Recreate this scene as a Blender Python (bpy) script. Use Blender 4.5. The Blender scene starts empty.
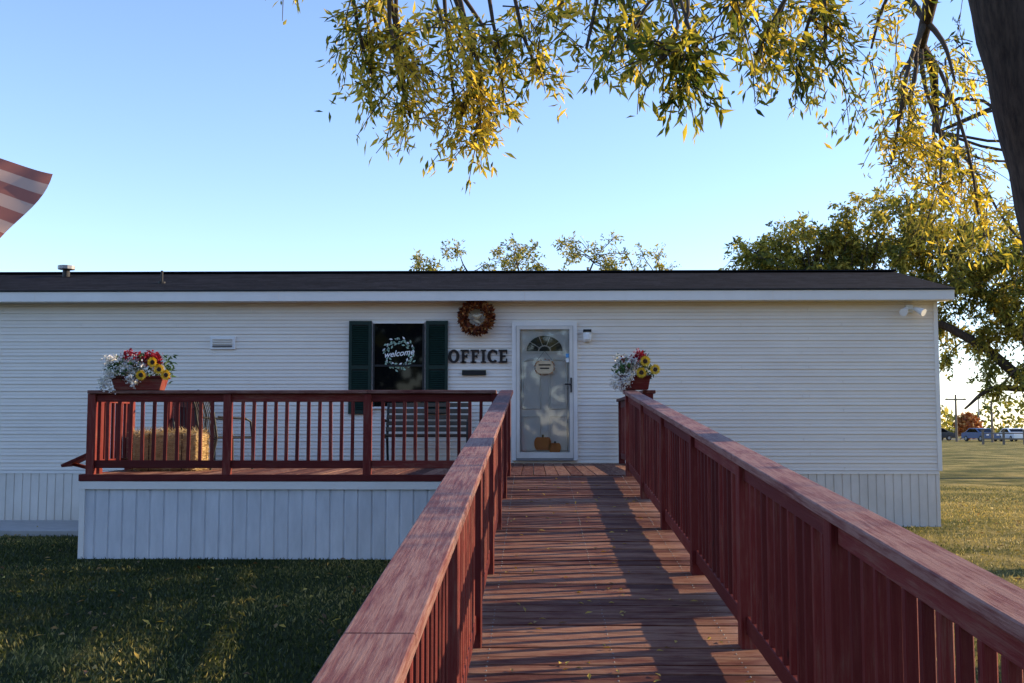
import bpy, math, random
import numpy as np
from mathutils import Vector, Matrix
random.seed(7); rng=np.random.default_rng(7)
sc=bpy.context.scene
sc.view_settings.view_transform='Standard'; sc.view_settings.look='None'; sc.view_settings.exposure=0
H=1.45
# ------------------------------------------------------------ materials
def newmat(name):
    m=bpy.data.materials.new(name); m.use_nodes=True
    nt=m.node_tree; nt.nodes.clear()
    out=nt.nodes.new('ShaderNodeOutputMaterial')
    return m,nt,out
def N(nt,t,**kw):
    n=nt.nodes.new(t)
    for k,v in kw.items(): setattr(n,k,v)
    return n
def ramp(nt,stops):
    r=nt.nodes.new('ShaderNodeValToRGB'); e=r.color_ramp.elements
    while len(e)<len(stops): e.new(0.5)
    for i,(p,c) in enumerate(stops):
        e[i].position=p; e[i].color=(c[0],c[1],c[2],1)
    return r
def simple(name,c1,c2=None,rough=.6,scale=4,metal=0,bump=0,varamt=0.0,spec=.5,coord='Object',stretch=(1,1,1)):
    m,nt,out=newmat(name); L=nt.links
    b=N(nt,'ShaderNodeBsdfPrincipled'); L.new(b.outputs[0],out.inputs[0])
    b.inputs['Roughness'].default_value=rough; b.inputs['Metallic'].default_value=metal
    b.inputs['Specular IOR Level'].default_value=spec
    if c2 is None: c2=tuple(x*.8 for x in c1)
    tc=N(nt,'ShaderNodeTexCoord'); mp=N(nt,'ShaderNodeMapping'); mp.inputs['Scale'].default_value=stretch
    L.new(tc.outputs[coord],mp.inputs[0])
    no=N(nt,'ShaderNodeTexNoise'); no.inputs['Scale'].default_value=scale; no.inputs['Detail'].default_value=6
    no.inputs['Roughness'].default_value=.65
    L.new(mp.outputs[0],no.inputs['Vector'])
    r=ramp(nt,[(.3,c1),(.7,c2)]); L.new(no.outputs['Fac'],r.inputs[0])
    col=r.outputs[0]
    if varamt:
        at=N(nt,'ShaderNodeAttribute',attribute_name='var')
        mr=N(nt,'ShaderNodeMapRange'); mr.inputs[3].default_value=1-varamt; mr.inputs[4].default_value=1+varamt
        L.new(at.outputs['Fac'],mr.inputs[0])
        mx=N(nt,'ShaderNodeVectorMath',operation='SCALE'); L.new(col,mx.inputs[0]); L.new(mr.outputs[0],mx.inputs['Scale'])
        col=mx.outputs[0]
    L.new(col,b.inputs['Base Color'])
    if bump:
        bp=N(nt,'ShaderNodeBump'); bp.inputs['Strength'].default_value=bump; bp.inputs['Distance'].default_value=.01
        L.new(no.outputs['Fac'],bp.inputs['Height']); L.new(bp.outputs[0],b.inputs['Normal'])
    return m
def woodmat(name,paint,worn,bare,wear=.5,rough=.6,spec=.25):
    m,nt,out=newmat(name); L=nt.links
    b=N(nt,'ShaderNodeBsdfPrincipled'); L.new(b.outputs[0],out.inputs[0])
    b.inputs['Roughness'].default_value=rough; b.inputs['Specular IOR Level'].default_value=spec
    uv=N(nt,'ShaderNodeTexCoord')
    mp=N(nt,'ShaderNodeMapping'); mp.inputs['Scale'].default_value=(1.6,38,1); L.new(uv.outputs['UV'],mp.inputs[0])
    g=N(nt,'ShaderNodeTexNoise'); g.inputs['Scale'].default_value=2.2; g.inputs['Detail'].default_value=8; g.inputs['Roughness'].default_value=.75
    L.new(mp.outputs[0],g.inputs['Vector'])
    n2=N(nt,'ShaderNodeTexNoise'); n2.inputs['Scale'].default_value=3.5; n2.inputs['Detail'].default_value=7; n2.inputs['Roughness'].default_value=.65
    mp2=N(nt,'ShaderNodeMapping'); mp2.inputs['Scale'].default_value=(1,4,1); L.new(uv.outputs['UV'],mp2.inputs[0]); L.new(mp2.outputs[0],n2.inputs['Vector'])
    at=N(nt,'ShaderNodeAttribute',attribute_name='var')
    a=N(nt,'ShaderNodeMath',operation='MULTIPLY_ADD'); a.inputs[1].default_value=1.3; L.new(g.outputs['Fac'],a.inputs[0]); L.new(n2.outputs['Fac'],a.inputs[2])
    a2=N(nt,'ShaderNodeMath',operation='MULTIPLY_ADD'); L.new(at.outputs['Fac'],a2.inputs[0]); a2.inputs[1].default_value=.28; L.new(a.outputs[0],a2.inputs[2])
    a3=N(nt,'ShaderNodeMath',operation='ADD'); L.new(a2.outputs[0],a3.inputs[0]); a3.inputs[1].default_value=wear-1.29
    r=ramp(nt,[(.36,paint),(.56,worn),(.80,bare)]); L.new(a3.outputs[0],r.inputs[0])
    mr=N(nt,'ShaderNodeMapRange'); mr.inputs[3].default_value=.70; mr.inputs[4].default_value=1.30; L.new(at.outputs['Fac'],mr.inputs[0])
    mx=N(nt,'ShaderNodeVectorMath',operation='SCALE'); L.new(r.outputs[0],mx.inputs[0]); L.new(mr.outputs[0],mx.inputs['Scale'])
    mp3=N(nt,'ShaderNodeMapping'); mp3.inputs['Scale'].default_value=(1.5,6,1); L.new(uv.outputs['UV'],mp3.inputs[0])
    vo=N(nt,'ShaderNodeTexVoronoi'); vo.inputs['Scale'].default_value=1.6; L.new(mp3.outputs[0],vo.inputs['Vector'])
    kr=ramp(nt,[(.03,(.25,.22,.22)),(.075,(1,1,1))]); L.new(vo.outputs['Distance'],kr.inputs[0])
    mk=N(nt,'ShaderNodeVectorMath',operation='MULTIPLY'); L.new(mx.outputs[0],mk.inputs[0]); L.new(kr.outputs[0],mk.inputs[1])
    L.new(mk.outputs[0],b.inputs['Base Color'])
    bp=N(nt,'ShaderNodeBump'); bp.inputs['Strength'].default_value=.8; bp.inputs['Distance'].default_value=.006
    L.new(g.outputs['Fac'],bp.inputs['Height']); L.new(bp.outputs[0],b.inputs['Normal'])
    return m
def leafmat(name,stops,trans=.45,boost=(1.5,1.35,.7)):
    m,nt,out=newmat(name); L=nt.links
    at=N(nt,'ShaderNodeAttribute',attribute_name='var')
    r=ramp(nt,stops); L.new(at.outputs['Fac'],r.inputs[0])
    d=N(nt,'ShaderNodeBsdfPrincipled'); d.inputs['Roughness'].default_value=.55; d.inputs['Specular IOR Level'].default_value=.3
    t=N(nt,'ShaderNodeBsdfTranslucent')
    L.new(r.outputs[0],d.inputs['Base Color'])
    sc2=N(nt,'ShaderNodeVectorMath',operation='MULTIPLY'); sc2.inputs[1].default_value=boost
    L.new(r.outputs[0],sc2.inputs[0]); L.new(sc2.outputs[0],t.inputs['Color'])
    mx=N(nt,'ShaderNodeMixShader'); mx.inputs[0].default_value=trans
    L.new(d.outputs[0],mx.inputs[1]); L.new(t.outputs[0],mx.inputs[2]); L.new(mx.outputs[0],out.inputs[0])
    return m
def glassmat(name,refl=.0):
    m,nt,out=newmat(name); L=nt.links
    g=N(nt,'ShaderNodeBsdfGlossy'); g.inputs['Roughness'].default_value=.03
    t=N(nt,'ShaderNodeBsdfTransparent'); t.inputs[0].default_value=(.97,.98,.97,1)
    f=N(nt,'ShaderNodeFresnel'); f.inputs[0].default_value=1.45
    ad=N(nt,'ShaderNodeMath',operation='ADD'); ad.inputs[1].default_value=refl; L.new(f.outputs[0],ad.inputs[0])
    mx=N(nt,'ShaderNodeMixShader'); L.new(ad.outputs[0],mx.inputs[0]); L.new(t.outputs[0],mx.inputs[1]); L.new(g.outputs[0],mx.inputs[2]); L.new(mx.outputs[0],out.inputs[0])
    return m
M={}
M['rail']=woodmat('red_painted_lumber',(.120,.0095,.008),(.145,.020,.015),(.175,.065,.045),wear=.47)
M['cap']=woodmat('red_painted_cap_lumber',(.085,.016,.013),(.13,.040,.032),(.22,.12,.095),wear=.60)
M['board']=woodmat('worn_red_deck_board',(.068,.015,.010),(.12,.038,.025),(.23,.125,.08),wear=.62,rough=.7,spec=.2)
M['siding']=simple('white_vinyl_siding',(.83,.765,.665),(.77,.70,.605),rough=.5,scale=1.3,stretch=(1,1,2))
M['skirt']=simple('white_skirting',(.77,.72,.64),(.62,.575,.50),rough=.6,scale=3,stretch=(1,1,.6))
M['panel']=simple('white_painted_panel',(.70,.71,.72),(.56,.57,.58),rough=.6,scale=4,stretch=(2,1,.5),varamt=.05)
M['trim']=simple('white_trim',(.84,.81,.75),(.76,.73,.67),rough=.45,scale=2)
M['door']=simple('door_paint',(.82,.80,.76),(.78,.76,.72),rough=.4,scale=2)
M['shingle']=simple('dark_shingle',(.010,.010,.013),(.022,.022,.026),rough=.95,scale=9,bump=.3,varamt=.35,spec=.1)
M['green']=simple('dark_green_paint',(.006,.022,.016),(.009,.03,.02),rough=.5,spec=.3)
M['black']=simple('black_metal',(.012,.012,.013),(.02,.02,.02),rough=.5,spec=.3)
M['grey']=simple('grey_metal',(.3,.3,.3),(.22,.22,.22),rough=.5,metal=.5)
M['conc']=simple('concrete',(.42,.40,.37),(.33,.32,.30),rough=.9,scale=6,bump=.3)
M['straw']=simple('straw',(.42,.30,.14),(.22,.14,.06),rough=.9,scale=14,bump=1,varamt=.4,stretch=(1,1,5))
M['bark']=simple('tree_bark',(.014,.009,.007),(.085,.058,.042),rough=.95,scale=7,bump=1,stretch=(4,4,.7))
M['twig']=simple('twig_bark',(.05,.035,.025),(.09,.07,.05),rough=.9)
M['glassdark']=simple('dark_window_glass',(.003,.004,.005),(.005,.005,.006),rough=.03,spec=.25)
M['glass']=glassmat('storm_glass',.02)
M['white']=simple('white_plastic',(.82,.82,.80),(.78,.78,.76),rough=.4)
M['sage']=simple('sage_decal',(.35,.5,.38),(.3,.45,.33),rough=.5)
M['paper']=simple('parchment',(.62,.50,.33),(.5,.38,.22),rough=.8,scale=20)
M['orange']=simple('reflected_pumpkin',(.62,.19,.03),(.5,.13,.02),rough=.5,scale=9)
M['blue']=simple('blue_sticker',(.08,.3,.6),(.1,.35,.65))
M['asphalt']=simple('asphalt',(.05,.05,.05),(.06,.06,.06),rough=.9,scale=20)
M['bronze']=simple('dark_letters',(.014,.009,.008),(.024,.016,.012),rough=.55,spec=.3)
M['leaf']=leafmat('tree_leaf',[(0,(.055,.085,.016)),(.35,(.15,.175,.028)),(.62,(.42,.37,.05)),(1,(.74,.57,.10))],.6,(1.4,1.28,.8))
M['leafd']=leafmat('green_tree_leaf',[(0,(.03,.05,.012)),(.6,(.09,.12,.02)),(1,(.2,.2,.03))],.4)
M['leafg']=leafmat('far_tree_leaf',[(0,(.06,.085,.02)),(.5,(.20,.205,.04)),(1,(.48,.39,.07))],.52,(1.35,1.28,.85))
M['litter']=leafmat('fallen_leaf',[(0,(.10,.05,.02)),(.5,(.28,.17,.05)),(1,(.55,.42,.07))],.15)
M['grassb']=leafmat('grass_blade',[(0,(.024,.038,.010)),(.35,(.075,.09,.022)),(.6,(.24,.215,.065)),(1,(.56,.44,.17))],.35,(1.2,1.15,.9))
M['fwhite']=leafmat('white_petal',[(0,(.6,.6,.65)),(1,(.85,.85,.85))],.2)
M['fred']=leafmat('red_petal',[(0,(.20,.006,.02)),(1,(.42,.02,.04))],.2)
M['fyel']=leafmat('yellow_petal',[(0,(.70,.42,.02)),(1,(.82,.60,.05))],.2)
M['fgreen']=leafmat('flower_leaf',[(0,(.02,.06,.015)),(1,(.06,.13,.03))],.2)
M['fbrown']=simple('sunflower_disc',(.03,.015,.008),(.06,.03,.012),rough=.9,scale=40)
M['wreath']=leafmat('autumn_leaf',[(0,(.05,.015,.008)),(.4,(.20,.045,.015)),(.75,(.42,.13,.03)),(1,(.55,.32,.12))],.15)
# lawn
m,nt,out=newmat('lawn_grass'); L=nt.links
b=N(nt,'ShaderNodeBsdfPrincipled'); L.new(b.outputs[0],out.inputs[0]); b.inputs['Roughness'].default_value=.95; b.inputs['Specular IOR Level'].default_value=.1
tc=N(nt,'ShaderNodeTexCoord')
n1=N(nt,'ShaderNodeTexNoise'); n1.inputs['Scale'].default_value=.5; n1.inputs['Detail'].default_value=8; n1.inputs['Roughness'].default_value=.7
n2=N(nt,'ShaderNodeTexNoise'); n2.inputs['Scale'].default_value=22; n2.inputs['Detail'].default_value=6; n2.inputs['Roughness'].default_value=.8
L.new(tc.outputs['Object'],n1.inputs['Vector']); L.new(tc.outputs['Object'],n2.inputs['Vector'])
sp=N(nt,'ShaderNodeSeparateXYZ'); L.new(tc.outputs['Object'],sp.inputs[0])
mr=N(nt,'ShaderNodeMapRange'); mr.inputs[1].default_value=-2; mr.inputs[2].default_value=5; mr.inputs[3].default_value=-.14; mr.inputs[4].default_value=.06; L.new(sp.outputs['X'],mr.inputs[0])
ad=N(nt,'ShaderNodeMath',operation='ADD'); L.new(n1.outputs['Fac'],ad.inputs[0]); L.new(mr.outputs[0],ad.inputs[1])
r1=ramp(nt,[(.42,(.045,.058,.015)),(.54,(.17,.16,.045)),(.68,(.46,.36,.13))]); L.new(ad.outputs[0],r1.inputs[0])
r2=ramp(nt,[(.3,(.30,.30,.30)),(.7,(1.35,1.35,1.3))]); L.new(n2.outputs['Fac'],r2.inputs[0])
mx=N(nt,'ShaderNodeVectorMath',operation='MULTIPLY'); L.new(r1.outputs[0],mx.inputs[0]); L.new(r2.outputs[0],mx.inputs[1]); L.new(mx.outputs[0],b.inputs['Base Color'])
bp=N(nt,'ShaderNodeBump'); bp.inputs['Strength'].default_value=1; bp.inputs['Distance'].default_value=.06; L.new(n2.outputs['Fac'],bp.inputs['Height']); L.new(bp.outputs[0],b.inputs['Normal'])
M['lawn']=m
# flag
m,nt,out=newmat('flag_cloth'); L=nt.links
tc=N(nt,'ShaderNodeTexCoord'); sp=N(nt,'ShaderNodeSeparateXYZ'); L.new(tc.outputs['UV'],sp.inputs[0])
mu=N(nt,'ShaderNodeMath',operation='MULTIPLY'); mu.inputs[1].default_value=6.5; L.new(sp.outputs['Y'],mu.inputs[0])
fr=N(nt,'ShaderNodeMath',operation='FRACT'); L.new(mu.outputs[0],fr.inputs[0])
gt=N(nt,'ShaderNodeMath',operation='LESS_THAN'); gt.inputs[1].default_value=.5; L.new(fr.outputs[0],gt.inputs[0])
mc=N(nt,'ShaderNodeMix',data_type='RGBA'); L.new(gt.outputs[0],mc.inputs[0]); mc.inputs[6].default_value=(.66,.45,.37,1); mc.inputs[7].default_value=(.42,.17,.14,1)
ux=N(nt,'ShaderNodeMath',operation='LESS_THAN'); ux.inputs[1].default_value=.4; L.new(sp.outputs['X'],ux.inputs[0])
vy=N(nt,'ShaderNodeMath',operation='GREATER_THAN'); vy.inputs[1].default_value=.46; L.new(sp.outputs['Y'],vy.inputs[0])
an=N(nt,'ShaderNodeMath',operation='MULTIPLY'); L.new(ux.outputs[0],an.inputs[0]); L.new(vy.outputs[0],an.inputs[1])
mc2=N(nt,'ShaderNodeMix',data_type='RGBA'); L.new(an.outputs[0],mc2.inputs[0]); L.new(mc.outputs[2],mc2.inputs[6]); mc2.inputs[7].default_value=(.03,.04,.12,1)
d=N(nt,'ShaderNodeBsdfDiffuse'); t=N(nt,'ShaderNodeBsdfTranslucent'); L.new(mc2.outputs[2],d.inputs[0]); L.new(mc2.outputs[2],t.inputs[0])
ms=N(nt,'ShaderNodeMixShader'); ms.inputs[0].default_value=.45; L.new(d.outputs[0],ms.inputs[1]); L.new(t.outputs[0],ms.inputs[2]); L.new(ms.outputs[0],out.inputs[0])
M['flag']=m
# ------------------------------------------------------------ builder
def empty(name,loc=(0,0,0)):
    e=bpy.data.objects.new(name,None); e.location=loc; sc.collection.objects.link(e); return e
class B:
    def __init__(s): s.v=[];s.f=[];s.m=[];s.uv=[];s.var=[];s.mats=[]
    def mi(s,k):
        if k not in s.mats: s.mats.append(k)
        return s.mats.index(k)
    def face(s,idx,mk,uvs=None,var=.5):
        s.f.append(idx); s.m.append(s.mi(mk)); s.uv.append(uvs or [(s.v[i][0]+s.v[i][1],s.v[i][2]) for i in idx]); s.var.append(var)
    def box(s,c,d,mk,R=None,var=None,taper=1.0):
        var=random.random() if var is None else var
        o=len(s.v); hx,hy,hz=d[0]/2,d[1]/2,d[2]/2
        loc=[(-hx*taper,-hy*taper,-hz),(hx*taper,-hy*taper,-hz),(hx*taper,hy*taper,-hz),(-hx*taper,hy*taper,-hz),(-hx,-hy,hz),(hx,-hy,hz),(hx,hy,hz),(-hx,hy,hz)]
        for p in loc:
            q=Vector(p)
            if R is not None: q=R@q
            s.v.append((q.x+c[0],q.y+c[1],q.z+c[2]))
        ax=max(range(3),key=lambda i:d[i]); ot=[i for i in range(3) if i!=ax]
        ou,ov=random.random()*50,random.random()*50
        for f in ((0,3,2,1),(4,5,6,7),(0,1,5,4),(1,2,6,5),(2,3,7,6),(3,0,4,7)):
            s.face([o+i for i in f],mk,[(loc[i][ax]+ou,loc[i][ot[0]]+loc[i][ot[1]]*1.01+ov) for i in f],var)
    def b2(s,x0,x1,y0,y1,z0,z1,mk,var=None):
        s.box(((x0+x1)/2,(y0+y1)/2,(z0+z1)/2),(x1-x0,y1-y0,z1-z0),mk,var=var)
    def beam(s,p0,p1,w,h,mk,up=(0,0,1),var=None):
        p0=Vector(p0);p1=Vector(p1);x=(p1-p0);l=x.length;x.normalize();up=Vector(up)
        y=up.cross(x).normalized(); z=x.cross(y)
        R=Matrix((x,y,z)).transposed()
        s.box((p0+p1)/2,(l,w,h),mk,R,var)
    def tube(s,pts,rad,mk,n=8,cap=True,var=None):
        var=random.random() if var is None else var
        pts=[Vector(p) for p in pts]; rings=[]
        if not hasattr(rad,'__len__'): rad=[rad]*len(pts)
        prev=None; acc=0
        for i,p in enumerate(pts):
            t=(pts[min(i+1,len(pts)-1)]-pts[max(i-1,0)]).normalized()
            a=Vector((0,0,1)) if abs(t.z)<.9 else Vector((1,0,0))
            if prev is not None: a=prev
            u=(a-t*a.dot(t)).normalized(); prev=u; w=t.cross(u)
            o=len(s.v)
            for k in range(n):
                q=p+(u*math.cos(2*math.pi*k/n)+w*math.sin(2*math.pi*k/n))*rad[i]
                s.v.append(tuple(q))
            rings.append(o)
        for a,bq in zip(rings,rings[1:]):
            for k in range(n):
                k2=(k+1)%n; s.face([a+k,a+k2,bq+k2,bq+k],mk,None,var)
        if cap:
            s.face([rings[0]+k for k in range(n)][::-1],mk,None,var); s.face([rings[-1]+k for k in range(n)],mk,None,var)
    def poly(s,pts2,depth,xf,mk,var=.5):
        o=len(s.v);n=len(pts2)
        for dd in (0,depth):
            for a,b_ in pts2: s.v.append(tuple(xf(a,b_,dd)))
        s.face([o+i for i in range(n)],mk,None,var); s.face([o+n+i for i in range(n)][::-1],mk,None,var)
        for i in range(n):
            j=(i+1)%n; s.face([o+i,o+n+i,o+n+j,o+j],mk,None,var)
    def build(s,name,parent=None,smooth=False,bevel=0):
        me=bpy.data.meshes.new(name); me.from_pydata(s.v,[],s.f)
        for k in s.mats: me.materials.append(M[k])
        me.polygons.foreach_set('material_index',s.m)
        ul=me.uv_layers.new(name='UVMap'); flat=[c for u in s.uv for p in u for c in p]; ul.data.foreach_set('uv',flat)
        at=me.attributes.new('var','FLOAT','FACE'); at.data.foreach_set('value',s.var)
        if smooth: me.polygons.foreach_set('use_smooth',[True]*len(s.f))
        me.update()
        ob=bpy.data.objects.new(name,me); sc.collection.objects.link(ob)
        if parent: ob.parent=parent
        if bevel:
            md=ob.modifiers.new('bev','BEVEL'); md.width=bevel; md.segments=1; md.limit_method='ANGLE'
        return ob
def leafmesh(name,P,D,Nn,Ls,Ws,var,mk,parent=None,fold=.15):
    P=np.asarray(P,float);D=np.asarray(D,float);Nn=np.asarray(Nn,float)
    D/=np.linalg.norm(D,axis=1,keepdims=True)+1e-9
    S=np.cross(D,Nn); S/=np.linalg.norm(S,axis=1,keepdims=True)+1e-9
    U=np.cross(S,D); n=len(P); Ls=np.broadcast_to(Ls,(n,))[:,None]; Ws=np.broadcast_to(Ws,(n,))[:,None]
    V=np.stack([P,P+D*Ls*.45+S*Ws*.5+U*Ws*fold*2,P+D*Ls,P+D*Ls*.45-S*Ws*.5+U*Ws*fold*2],1).reshape(-1,3)
    me=bpy.data.meshes.new(name)
    me.vertices.add(n*4); me.vertices.foreach_set('co',V.ravel())
    idx=(np.arange(n)*4)[:,None]+np.array([0,1,2,0,2,3])[None]
    me.loops.add(n*6); me.loops.foreach_set('vertex_index',idx.ravel().astype(np.int32))
    me.polygons.add(n*2); me.polygons.foreach_set('loop_start',(np.arange(n*2)*3).astype(np.int32))
    at=me.attributes.new('var','FLOAT','FACE'); at.data.foreach_set('value',np.repeat(np.clip(np.broadcast_to(var,(n,)),0,1),2).astype(np.float32))
    me.materials.append(M[mk]); me.update(calc_edges=True); me.validate()
    ob=bpy.data.objects.new(name,me); sc.collection.objects.link(ob)
    if parent: ob.parent=parent
    return ob
def rdir(n): 
    v=rng.normal(size=(n,3)); return v/np.linalg.norm(v,axis=1,keepdims=True)
# ------------------------------------------------------------ ground
def gz(y): 
    t=min(max(y/11,0),1); t=t*t*(3-2*t); return -.14*(1-t)
def gzn(y):
    t=np.clip(y/11,0,1); t=t*t*(3-2*t); return -.14*(1-t)
xs=[-900,-300,-100,-40,-20]+list(np.arange(-12,16.1,1.0))+[20,40,100,300,900]
ys=[-200,-50,-10]+list(np.arange(-2,30.1,1.0))+[40,60,100,200,400,1800]
v=[(x,y,gz(y)) for y in ys for x in xs]; nx=len(xs)
f=[(j*nx+i,j*nx+i+1,(j+1)*nx+i+1,(j+1)*nx+i) for j in range(len(ys)-1) for i in range(nx-1)]
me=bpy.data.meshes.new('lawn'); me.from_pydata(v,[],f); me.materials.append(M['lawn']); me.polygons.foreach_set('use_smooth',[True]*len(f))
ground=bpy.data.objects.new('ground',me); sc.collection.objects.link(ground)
def grass(n,x0,x1,y0,y1,hh,excl=None,pw=1.0,vm=.42):
    x=rng.uniform(x0,x1,n); y=y0+(y1-y0)*rng.uniform(0,1,n)**pw
    if excl is not None:
        k=~excl(x,y); x=x[k];y=y[k]
    n=len(x); P=np.stack([x,y,gzn(y)-.003],1)
    D=np.stack([rng.normal(0,.55,n),rng.normal(0,.55,n),np.ones(n)],1)
    patch=.5+.5*np.sin(x*1.7+2*np.sin(y*.9))*np.sin(y*1.3+1.5*np.sin(x*.7))
    var=np.clip(rng.normal(vm,.2,n)+.45*(patch-.5),0,1)
    return P,D,rdir(n),hh*rng.uniform(.5,1.3,n),.010*rng.uniform(.7,1.6,n),var
ex=lambda x,y:((x>-5.12)&(x<1.4)&(y>12.2))|((x>-.4)&(x<1.1)&(y>-1))|(y>16.4)&(x<6.1)
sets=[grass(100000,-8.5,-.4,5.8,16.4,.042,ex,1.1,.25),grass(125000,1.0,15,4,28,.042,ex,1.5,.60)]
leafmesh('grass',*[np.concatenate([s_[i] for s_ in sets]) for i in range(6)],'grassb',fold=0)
n=2200
x=rng.uniform(-8,14,n); y=rng.uniform(4.5,24,n); k=~ex(x,y); x=x[k];y=y[k]; n=len(x)
leafmesh('fallen_leaves',np.stack([x,y,gzn(y)+.035],1),np.stack([rng.normal(size=n),rng.normal(size=n),rng.normal(0,.3,n)],1),np.stack([rng.normal(0,.4,n),rng.normal(0,.4,n),np.ones(n)],1),rng.uniform(.05,.10,n),.032,rng.uniform(0,1,n),'litter')
g=B(); g.b2(-10,-5.16,14.8,16.42,-.1,.08,'conc'); g.build('concrete_pad',bevel=.01)
# ------------------------------------------------------------ mobile home
home=empty('mobile_home',(0,16.5,0))
def par(o,e):
    o.parent=e; o.matrix_parent_inverse=Matrix.Translation(-e.location); return o
XL,XR=-13.2,6.0; YF,YB=16.5,21.3; zs,zt=.82,3.40
g=B(); lap=.1075; z=zs; nl=int(round((zt-zs)/lap)); lap=(zt-zs)/nl
g.b2(XL+.02,XR-.02,YF+.02,YB-.02,.05,zt,'trim')
for i in range(nl):
    z0=zs+i*lap; prof=[(0.002,0.0),(-.016,.002),(-.016,.012),(-.004,lap*.52),(-.012,lap*.53),(-.001,lap)]
    o=len(g.v)
    for py,pz in prof:
        g.v.append((XL,YF+py,z0+pz)); g.v.append((XR,YF+py,z0+pz))
    for j in range(len(prof)-1): g.face([o+2*j,o+2*j+1,o+2*j+3,o+2*j+2],'siding')
    o=len(g.v)
    for py,pz in prof:
        g.v.append((XR-py,YF,z0+pz)); g.v.append((XR-py,YB,z0+pz))
    for j in range(len(prof)-1): g.face([o+2*j,o+2*j+1,o+2*j+3,o+2*j+2],'siding')
g.poly([(YF,zt-.02),(YB,zt-.02),((YF+YB)/2,zt+.68)],-.03,lambda a,b_,d:(XR-.03-d,a,b_),'siding')
g.poly([(YF,zt-.02),(YB,zt-.02),((YF+YB)/2,zt+.68)],-.03,lambda a,b_,d:(XL+.03-d,a,b_),'siding')
g.b2(XR-.03,XR+.03,YF-.028,YF+.05,zs,3.335,'trim'); g.b2(XL-.03,XL+.03,YF-.028,YF+.05,zs,3.335,'trim')
par(g.build('walls'),home)
g=B()
for i in range(nl):
    if i%2==0: 
        for xx in (-9.3+1.22*(i%3),-5.4+.8*(i%5)*.7,2.2+.9*((i//2)%3),4.6-.5*((i//2)%2)):
            g.b2(xx,xx+.004,YF-.0185,YF-.009,zs+i*lap+.004,zs+i*lap+lap*.5,'siding')
par(g.build('siding_seams'),home)
g=B()
def skirt(x0,x1,y,z0,z1,step,mk,depth=.014,gw=.014):
    xx=x0
    while xx<x1-.001:
        xe=min(xx+step,x1); vr=random.random()
        pts=[(xx,y),(xx+gw*.4,y+depth),(xx+gw,y+depth),(xx+gw*1.5,y),(xe,y)]
        o=len(g.v)
        for a,b_ in pts: g.v.append((a,b_,z0)); g.v.append((a,b_,z1))
        for j in range(4): g.face([o+2*j,o+2*j+2,o+2*j+3,o+2*j+1],mk,None,vr)
        xx=xe
skirt(XL,XR-.02,YF+.0,-.03,zs-.04,.125,'skirt')
g.b2(XL,XR-.01,YF-.012,YF+.03,zs-.05,zs-.004,'trim')
g.b2(XR-.02,XR-.005,YF,YB,-.03,zs-.004,'skirt')
par(g.build('skirting'),home)
# roof
g=B(); ye,ze=16.2,3.50; yr,zr=18.9,4.13; yb=21.6; xe0,xe1=XL-.12,6.19
ncr=18
for side in (0,1):
    for i in range(ncr):
        a=i/ncr;bq=(i+1)/ncr
        ya,yb_=(ye-.02+(yr-ye+.02)*a,ye-.02+(yr-ye+.02)*bq) if side==0 else (yb+.02-(yb-yr+.02)*a,yb+.02-(yb-yr+.02)*bq)
        za=ze+(zr-ze)*a; zb=ze+(zr-ze)*bq
        xx=xe0
        off=(i%2)*.15
        while xx<xe1-.001:
            x2=min(xx+(.3 if xx>xe0 else .3-off+.001)*1.0,xe1); vr=random.random(); o=len(g.v)
            g.v+= [(xx,ya,za+.008),(x2,ya,za+.008),(x2,yb_,zb+.002),(xx,yb_,zb+.002),(xx,ya,za-.012),(x2,ya,za-.012)]
            if side==0: g.face([o,o+1,o+2,o+3],'shingle',None,vr); g.face([o+4,o+5,o+1,o],'shingle',None,vr)
            else: g.face([o+3,o+2,o+1,o],'shingle',None,vr); g.face([o,o+1,o+5,o+4],'shingle',None,vr)
            xx=x2
g.beam((xe0,yr-.02,zr+.010),(xe1,yr-.02,zr+.010),.26,.02,'shingle')
g.poly([(ye-.01,ze-.02),(yb+.01,ze-.02),(yr,zr-.004)],xe1-xe0-.02,lambda a,b_,d:(xe0+.01+d,a,b_),'shingle')
g.b2(xe0,xe1,ye-.026,ye-.008,ze-.016,ze+.006,'black')
par(g.build('roof_shingles'),home)
g=B()
g.b2(xe0+.01,xe1-.01,ye-.005,ye+.03,3.335,ze-.022,'trim'); g.b2(xe0+.02,xe1-.02,ye+.03,YF+.02,3.34,3.36,'trim')
for x0 in np.arange(xe0+2.2,xe1,3.66): g.b2(x0,x0+.006,ye-.008,ye-.004,3.335,ze-.024,'siding')
g.b2(xe0+.01,xe1-.01,yb-.03,yb,3.335,ze-.022,'trim')
for xx in (xe1-.03,xe0):
    g.beam((xx+.012,ye+.02,ze-.105),(xx+.012,yr,zr-.105),.03,.15,'trim'); g.beam((xx+.012,yb-.02,ze-.105),(xx+.012,yr,zr-.105),.03,.15,'trim')
par(g.build('fascia'),home)
g=B(); 
g.tube([(-7.95,18.4,3.9),(-7.95,18.4,4.16)],.06,'black',12); g.tube([(-7.95,18.4,4.14),(-7.95,18.4,4.20)],.14,'grey',12)
g.tube([(-5.9,17.2,3.7),(-5.9,17.2,3.94)],.02,'black',10); g.tube([(-5.9,17.2,3.7),(-5.9,17.2,3.76)],.06,'black',10)
par(g.build('roof_vents'),home)
g=B(); g.b2(-4.89,-4.51,16.46,16.50,2.635,2.83,'white')
for i in range(4): g.box((-4.70,16.452,2.68+i*.034),(.30,.02,.026),'skirt' if i else 'grey',Matrix.Rotation(.5,3,'X'))
par(g.build('wall_vent',bevel=.004),home)
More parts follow.
